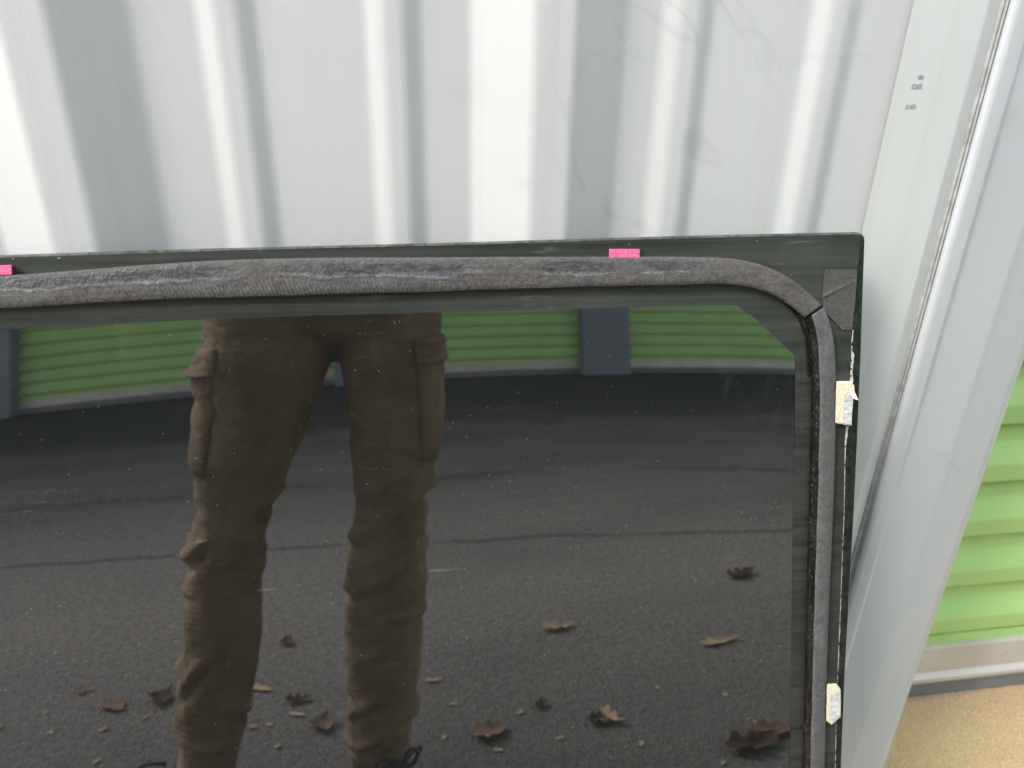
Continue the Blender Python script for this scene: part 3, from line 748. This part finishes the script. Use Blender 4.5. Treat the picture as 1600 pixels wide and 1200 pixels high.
rr = [(.13, .09), (.125, .085), (.14, .095), (.13, .085), (.055, .055), (.052, .052), (.068, .078), (.074, .09), (.05, .06),
      .052, .034, .026, .052, .034, .026, .06, .052, .042, .032, .026, .06, .052, .042, .032, .026, .026, .016, .026, .016]
bv, bf = skin_obj(vv, ee, rr)
body_v, body_f = list(bv), list(bf)
def add_mesh(v, f):
    b = len(body_v); body_v.extend(v); body_f.extend([[i+b for i in q] for q in f])
# hands: palm + five separate fingers, closed on the phone's ends
def hand(wrist, palm_end, side, inward):
    w_, p_ = Vector(wrist), Vector(palm_end); ax = (p_-w_).normalized(); sd = Vector(side).normalized(); inn_ = Vector(inward).normalized()
    verts = [tuple(w_), tuple(w_.lerp(p_, .5)), tuple(p_)]; edges = [(0, 1), (1, 2)]; rad = [.02, (.034, .017), (.036, .014)]
    for i, ln_ in enumerate((.068, .076, .072, .058)):
        b = p_+sd*(.027-.018*i); a = len(verts)
        q1 = b+ax*ln_*.42+inn_*.006; q2 = q1+ax*ln_*.20+inn_*ln_*.25; q3 = q2+inn_*ln_*.26-ax*ln_*.03
        verts += [tuple(b), tuple(q1), tuple(q2), tuple(q3)]; edges += [(2, a), (a, a+1), (a+1, a+2), (a+2, a+3)]; rad += [.0095, .009, .0083, .0072]
    b = w_.lerp(p_, .35)+sd*.03; a = len(verts)
    q1 = b+sd*.022+ax*.018+inn_*.012; q2 = q1+ax*.026+inn_*.012; q3 = q2+ax*.020+inn_*.006
    verts += [tuple(b), tuple(q1), tuple(q2), tuple(q3)]; edges += [(1, a), (a, a+1), (a+1, a+2), (a+2, a+3)]; rad += [.013, .0115, .010, .0085]
    add_mesh(*skin_obj(verts, edges, rad, 2))
hand((-.135, -.055, .985), (-.112, -.030, 1.000), (0, -.1, 1), (1, 0, 0))
hand((.118, -.065, .960), (.100, -.045, .982), (0, -.1, 1), (-1, 0, 0))
# face: nose, eyes sockets, ears and mouth on the same body mesh
def blob(c, r, seg=10):
    bm = bmesh.new(); bmesh.ops.create_uvsphere(bm, u_segments=seg, v_segments=seg, radius=1)
    v = [Vector((p.co.x*r[0]+c[0], p.co.y*r[1]+c[1], p.co.z*r[2]+c[2])) for p in bm.verts]; bm.verts.index_update()
    f = [[q.index for q in p.verts] for p in bm.faces]; bm.free(); return v, f
add_mesh(*blob((PX, -.078, 1.625), (.013, .022, .024)))
for s in (-1, 1): add_mesh(*blob((PX+s*.074, -.165, 1.635), (.010, .02, .032)))
add_mesh(*blob((PX, -.095, 1.583), (.024, .012, .008)))
tmp = mk('tmp', body_v, body_f, None)
bv, bf = evalmesh(tmp, [('REMESH', dict(mode='VOXEL', voxel_size=.0045)), ('SMOOTH', dict(factor=.5, iterations=3))])
BODY = mk('body', bv, bf, SK, PER, True)
for s in (-1, 1):
    e = mk('eye', *blob((PX+s*.031, -.094, 1.648), (.013, .010, .010)), simple('eye', (.08, .05, .03), .15), PER, True)
# hair cap
bm = bmesh.new(); bmesh.ops.create_uvsphere(bm, u_segments=32, v_segments=20, radius=1)
for v in bm.verts:
    r_ = 1+.05*noise.noise(v.co*6); v.co = Vector((PX+v.co.x*.087*r_, -.180+v.co.y*.103*r_, 1.675+v.co.z*.095*r_))
bmesh.ops.delete(bm, geom=[v for v in bm.verts if v.co.z < 1.665 and v.co.y > -.15 or v.co.z < 1.60], context='VERTS')
from_bm('hair', bm, simple('dark brown hair', (.035, .022, .015), .6, .4, 60, .8, 200, .002), PER, True)
# jacket
jv = [(PX, -.22, .93), (PX, -.22, 1.06), (PX, -.228, 1.22), (PX, -.23, 1.36), (PX, -.222, 1.44), (-.27, -.23, 1.385), (-.335, -.24, 1.33), (-.37, -.262, 1.10), (-.24, -.13, 1.012), (-.17, -.085, .997),
      (.02, -.23, 1.385), (.085, -.24, 1.33), (.150, -.262, 1.11), (.130, -.16, .99), (.116, -.10, .972)]
je = [(0, 1), (1, 2), (2, 3), (3, 4), (3, 5), (5, 6), (6, 7), (7, 8), (8, 9), (3, 10), (10, 11), (11, 12), (12, 13), (13, 14)]
jr = [(.165, .125), (.16, .115), (.165, .12), (.16, .11), (.07, .07), .078, .070, .058, .046, .036, .078, .070, .058, .046, .036]
v_, f_ = skin_obj(jv, je, jr)
me = bpy.data.meshes.new('t'); me.from_pydata(v_, [], f_); me.update()
v_ = [a.co+a.normal*(.006*ridge(Vector((a.co.x*12, a.co.y*12, a.co.z*22)))) for a in me.vertices]
mk('jacket', v_, f_, simple('dark navy jacket', (.030, .034, .045), .8, .2, 30, .3, 500), PER, True)
# shoes
M_SHOE = simple('navy shoe mesh', (.022, .030, .060), .7, .3, 80, .6, 900, .0006)
M_SOLE = simple('shoe sole', (.25, .25, .25), .7, .2, 50)
M_LACE = simple('navy lace', (.018, .024, .045), .8, .2, 200)
def shoe(cx, cy, ang, lab):
    ca, sa = math.cos(ang), math.sin(ang)
    def W(a, b, z): return Vector((cx+a*ca+b*sa, cy-a*sa+b*ca, z))   # a: across, b: forward
    rows = [(-.085, .024, .060), (-.075, .036, .085), (-.045, .041, .105), (-.01, .043, .112), (.03, .044, .106), (.06, .046, .088), (.10, .050, .070), (.14, .050, .058), (.17, .042, .048), (.19, .026, .036)]
    bm = bmesh.new(); R_ = []
    for b, hw, h in rows:
        R_.append([bm.verts.new(W(hw*math.cos(t)*(1 if math.sin(t) < 0 else 1-.35*math.sin(t)**2), b, .022+max(0, math.sin(t))*(h-.022)+min(0, math.sin(t))*.004)) for t in [2*math.pi*i/20 for i in range(20)]])
    for A, B in zip(R_, R_[1:]):
        for j in range(20): bm.faces.new((A[j], A[(j+1) % 20], B[(j+1) % 20], B[j]))
    bm.faces.new(R_[0]); bm.faces.new(R_[-1]); bmesh.ops.recalc_face_normals(bm, faces=bm.faces)
    o = from_bm('shoe', bm, M_SHOE, PER, True); md = o.modifiers.new('s', 'SUBSURF'); md.levels = 1; md.render_levels = 2
    bm = bmesh.new(); lo = []; hi = []
    n_ = 28
    for i in range(n_):
        t = 2*math.pi*i/n_; b = .055+.145*math.sin(t); hw = .050*abs(math.cos(t))**.6*(1 if math.cos(t) > 0 else -1)*(.85 if b < 0 else 1)
        lo.append(bm.verts.new(W(hw, b, .001))); hi.append(bm.verts.new(W(hw*1.02, b, .026)))
    for i in range(n_): bm.faces.new((lo[i], lo[(i+1) % n_], hi[(i+1) % n_], hi[i]))
    bm.faces.new(lo[::-1]); bm.faces.new(hi); from_bm('sole', bm, M_SOLE, o, False)
    bm = bmesh.new()
    for s in (-1, 1):
        pts = []
        for i in range(15):
            t = i/14*math.pi*2; pts.append(W(s*(.004+.030*(1-math.cos(t))/2*1.1), .075+.012*math.sin(t), .098+.020*math.sin(t)+.010*(1-math.cos(t))))
        tube(bm, pts, .0022, 6)
        tube(bm, [W(s*.004, .08, .098), W(s*.012, .095, .090), W(s*.020, .112, .078), W(s*.030, .118, .068)], .002, 6)
    for i in range(4):
        b = .075+.02*i; z = .094-.011*i
        tube(bm, [W(-.022, b, z-.006), W(0, b+.006, z+.002), W(.022, b, z-.006)], .0022, 6)
    # heel / collar pull loop at the ankle
    from_bm('shoelace', bm, M_LACE, o, True)
    return o
shoe(-.385, -.205, R(-30), ''); shoe(-.066, -.205, R(20), '')
def pull_loop(c, rx, rz, tilt, par):
    bm = bmesh.new(); pts = []
    for i in range(17):
        t = i/16*math.pi*1.75-.4; a, b = math.cos(t)*rx, math.sin(t)*rz
        pts.append(Vector(c)+Vector((a*math.cos(tilt)-b*math.sin(tilt), .004*math.sin(2*t), a*math.sin(tilt)+b*math.cos(tilt))))
    tube(bm, pts, .0026, 7); return from_bm('lace_loop', bm, M_LACE, par, True)
pull_loop((-.024, -.135, .110), .009, .020, -.5, PER)
pull_loop((-.416, -.165, .128), .022, .010, .3, PER)

# phone held at chest height
PH = empty('phone', (0, -.012, CAMZ), label='black phone held level in both hands in front of the person', cat='phone')
bm = bmesh.new(); box_bm(bm, -.085, .062, -.060, .012, -.013, -.005, .003)
mm = m.to_3x3()
for v in bm.verts: v.co = Vector((0, 0, CAMZ))+mm @ Vector((v.co.x, v.co.y, -(v.co.z)))
from_bm('phone_body', bm, simple('phone black', (.01, .01, .012), .25), PH)
bm = bmesh.new(); box_bm(bm, -.081, .058, -.056, .008, -.0142, -.0135)
for v in bm.verts: v.co = Vector((0, 0, CAMZ))+mm @ Vector((v.co.x, v.co.y, -(v.co.z)))
from_bm('screen', bm, simple('phone screen', (.02, .02, .025), .08), PH)

# ------------------------------------------------------------------ leaves on the asphalt
def leaf_mat(name, c):
    k = NT(name, .75); k.color(k.mix(k.ramp(k.noise(35, 5, .6), (.35, 0), (.7, 1)), c, tuple(v*.5 for v in c)))
    k.bump(k.noise(90, 3), .5, .002); return k.m
M_LF = {'brown': leaf_mat('brown leaf', (.17, .10, .07)), 'dark': leaf_mat('dark leaf', (.075, .035, .025)), 'tan': leaf_mat('tan leaf', (.42, .30, .18)),
        'red': leaf_mat('reddish leaf', (.20, .115, .085)), 'straw': leaf_mat('straw leaf', (.44, .36, .24))}
def leaf(x, y, L, Wd, rot, curl, mat, label, seed, lobes=True, lift_=.004, cat='leaf', group='fallen leaves on the asphalt', name='fallen_leaf'):
    rn = random.Random(seed); bm = bmesh.new(); nu, nw = 26, 8; g = []
    root = empty(name, (x, y, 0), label=label, cat=cat, group=group) if False else None
    ca, sa = math.cos(rot), math.sin(rot); px = rn.uniform(0, 6)
    for i in range(nu+1):
        t = i/nu; env = math.sin(math.pi*min(1, t*1.02)**.8)**.7 if t < .98 else .03
        lob = (.55+.45*abs(math.sin(t*math.pi*3.5+px))) if lobes else 1
        hw = Wd/2*max(env, .02)*lob
        if t < .10: hw = Wd*.02
        row = []
        for j in range(nw+1):
            s = (j/nw-.5)*2; a = (t-.5)*L; b = s*hw+.1*Wd*math.sin(t*5+px)
            z = lift_+curl*L*((t-.5)**2*1.2)+curl*Wd*.9*(s*hw/(Wd/2+1e-6))**2+.05*L*noise.noise(Vector((a*40, b*40, seed)))*(curl+.3)
            row.append(bm.verts.new((x+a*ca-b*sa, y+a*sa+b*ca, max(z, .0015))))
        g.append(row)
    for i in range(nu):
        for j in range(nw): bm.faces.new((g[i][j], g[i+1][j], g[i+1][j+1], g[i][j+1]))
    vs_ = [v.co.copy() for v in bm.verts]; bm.verts.index_update(); fs_ = [[v.index for v in f.verts] for f in bm.faces]; bm.free()
    me = bpy.data.meshes.new(name); o = bpy.data.objects.new(name, me); o.location = (x, y, 0); COL.objects.link(o)
    me.from_pydata([(v.x-x, v.y-y, v.z) for v in vs_], [], fs_); me.materials.append(mat)
    me.polygons.foreach_set('use_smooth', [True]*len(me.polygons)); md = o.modifiers.new('s', 'SOLIDIFY'); md.thickness = .0006
    return tag(o, label, cat, group)
LV = [
 (-.719, -.647, .035, .022, .8, .5, 'brown', 'small round brown leaf, uppermost of the leaves left of the legs'),
 (-.624, -.570, .060, .045, .5, .35, 'red', 'reddish brown flat leaf with a stem, left of the legs'),
 (-.537, -.573, .060, .055, 1.3, 1.0, 'dark', 'dark curled-up leaf touching the outer side of the left trouser leg'),
 (-.342, -.578, .070, .024, .6, .3, 'tan', 'pale tan forked leaf against the inner side of the left trouser leg'),
 (-.251, -.514, .060, .026, -.05, .9, 'dark', 'dark rolled leaf lying crosswise between the trouser legs'),
 (-.194, -.412, .055, .050, .8, 1.0, 'brown', 'brown crumpled curled leaf between the ankles, nearest the right one'),
 (-.311, -.766, .040, .036, .4, .8, 'dark', 'small dark reddish leaf, farthest of those between the trouser legs'),
 (-.247, -.464, .035, .012, .4, .3, 'straw', 'slim straw leaf just below the dark rolled leaf between the legs'),
 (.025, -.536, .042, .014, -.1, .4, 'tan', 'slim tan leaf right beside the outer edge of the right trouser leg'),
 (.337, -.715, .095, .035, -.15, .8, 'tan', 'tan curled leaf with a dark underside in the middle of the bare asphalt'),
 (.691, -.584, .110, .032, -.12, .45, 'tan', 'long tan oak leaf, longest of the leaves on the right'),
 (.915, -.938, .110, .050, -.3, .8, 'dark', 'dark brown leaf, farthest back of the leaves on the right'),
 (.124, -.335, .075, .060, -.15, .7, 'red', 'broad reddish brown crumpled leaf right of the right ankle'),
 (.360, -.340, .070, .030, .9, 1.1, 'tan', 'upright tan leaf tip joined to a dark curled base'),
 (.335, -.330, .045, .035, .3, 1.0, 'dark', 'dark curled leaf tucked under the upright tan leaf'),
 (.590, -.215, .120, .050, -.2, .9, 'dark', 'large dark brown leaf in front at the far right'),
 (.650, -.250, .100, .045, -.1, .8, 'brown', 'large brown leaf overlapping the large dark one at the far right'),
 (.237, -.403, .030, .026, .4, .9, 'dark', 'small dark leaf scrap above the broad reddish leaf'),
 (.990, -.700, .060, .020, -.2, .3, 'tan', 'thin tan leaf at the right border of the mirrored ground')]
for i, (x, y, L, Wd, rot, cu, mt, lab) in enumerate(LV): leaf(x, y, L, Wd, rot, cu*.55, M_LF[mt], lab, 11+i)
FR = [(-.756, -.578, 'bit just left of the small round brown leaf'), (-.700, -.651, 'bit just right of the small round brown leaf'), (-.715, -.504, 'bit below the small round brown leaf'),
 (-.825, -.545, 'bit at the far left, nearest the frame'), (-.617, -.493, 'bit just below the reddish brown flat leaf'), (-.547, -.518, 'bit below the dark curled-up leaf by the left leg'),
 (-.327, -.440, 'bit close to the inner side of the left ankle'), (-.296, -.441, 'second bit from the left ankle, between the legs'), (-.270, -.369, 'upright oval bit between the ankles'),
 (.038, -.337, 'bit nearest the outer side of the right ankle'), (.191, -.389, 'bit above the broad reddish leaf, beside the small dark scrap'), (.251, -.297, 'bit between the broad reddish leaf and the upright tan one'),
 (.395, -.256, 'forked bit just below the upright tan leaf'), (.614, -.380, 'bit above the large dark leaf at far right'), (.520, -.182, 'bit at the front, left of the large dark leaf'),
 (.133, -.282, 'bit just below the broad reddish leaf'), (-.590, -.391, 'bit beside the left shoe'), (.487, -.427, 'brown bit in the open asphalt above the upright tan leaf'), (.063, -.441, 'bit between the slim tan leaf and the broad reddish leaf')]
for i, (x, y, lab) in enumerate(FR):
    rn = random.Random(100+i)
    leaf(x, y, rn.uniform(.012, .020), rn.uniform(.006, .010), rn.uniform(0, 3), .3, M_LF['straw' if rn.random() < .8 else 'tan'], 'straw '+lab, 200+i, False, .003, 'leaf bit', 'straw coloured leaf bits on the asphalt', 'leaf_fragment')
print('objects', len(scene.objects))
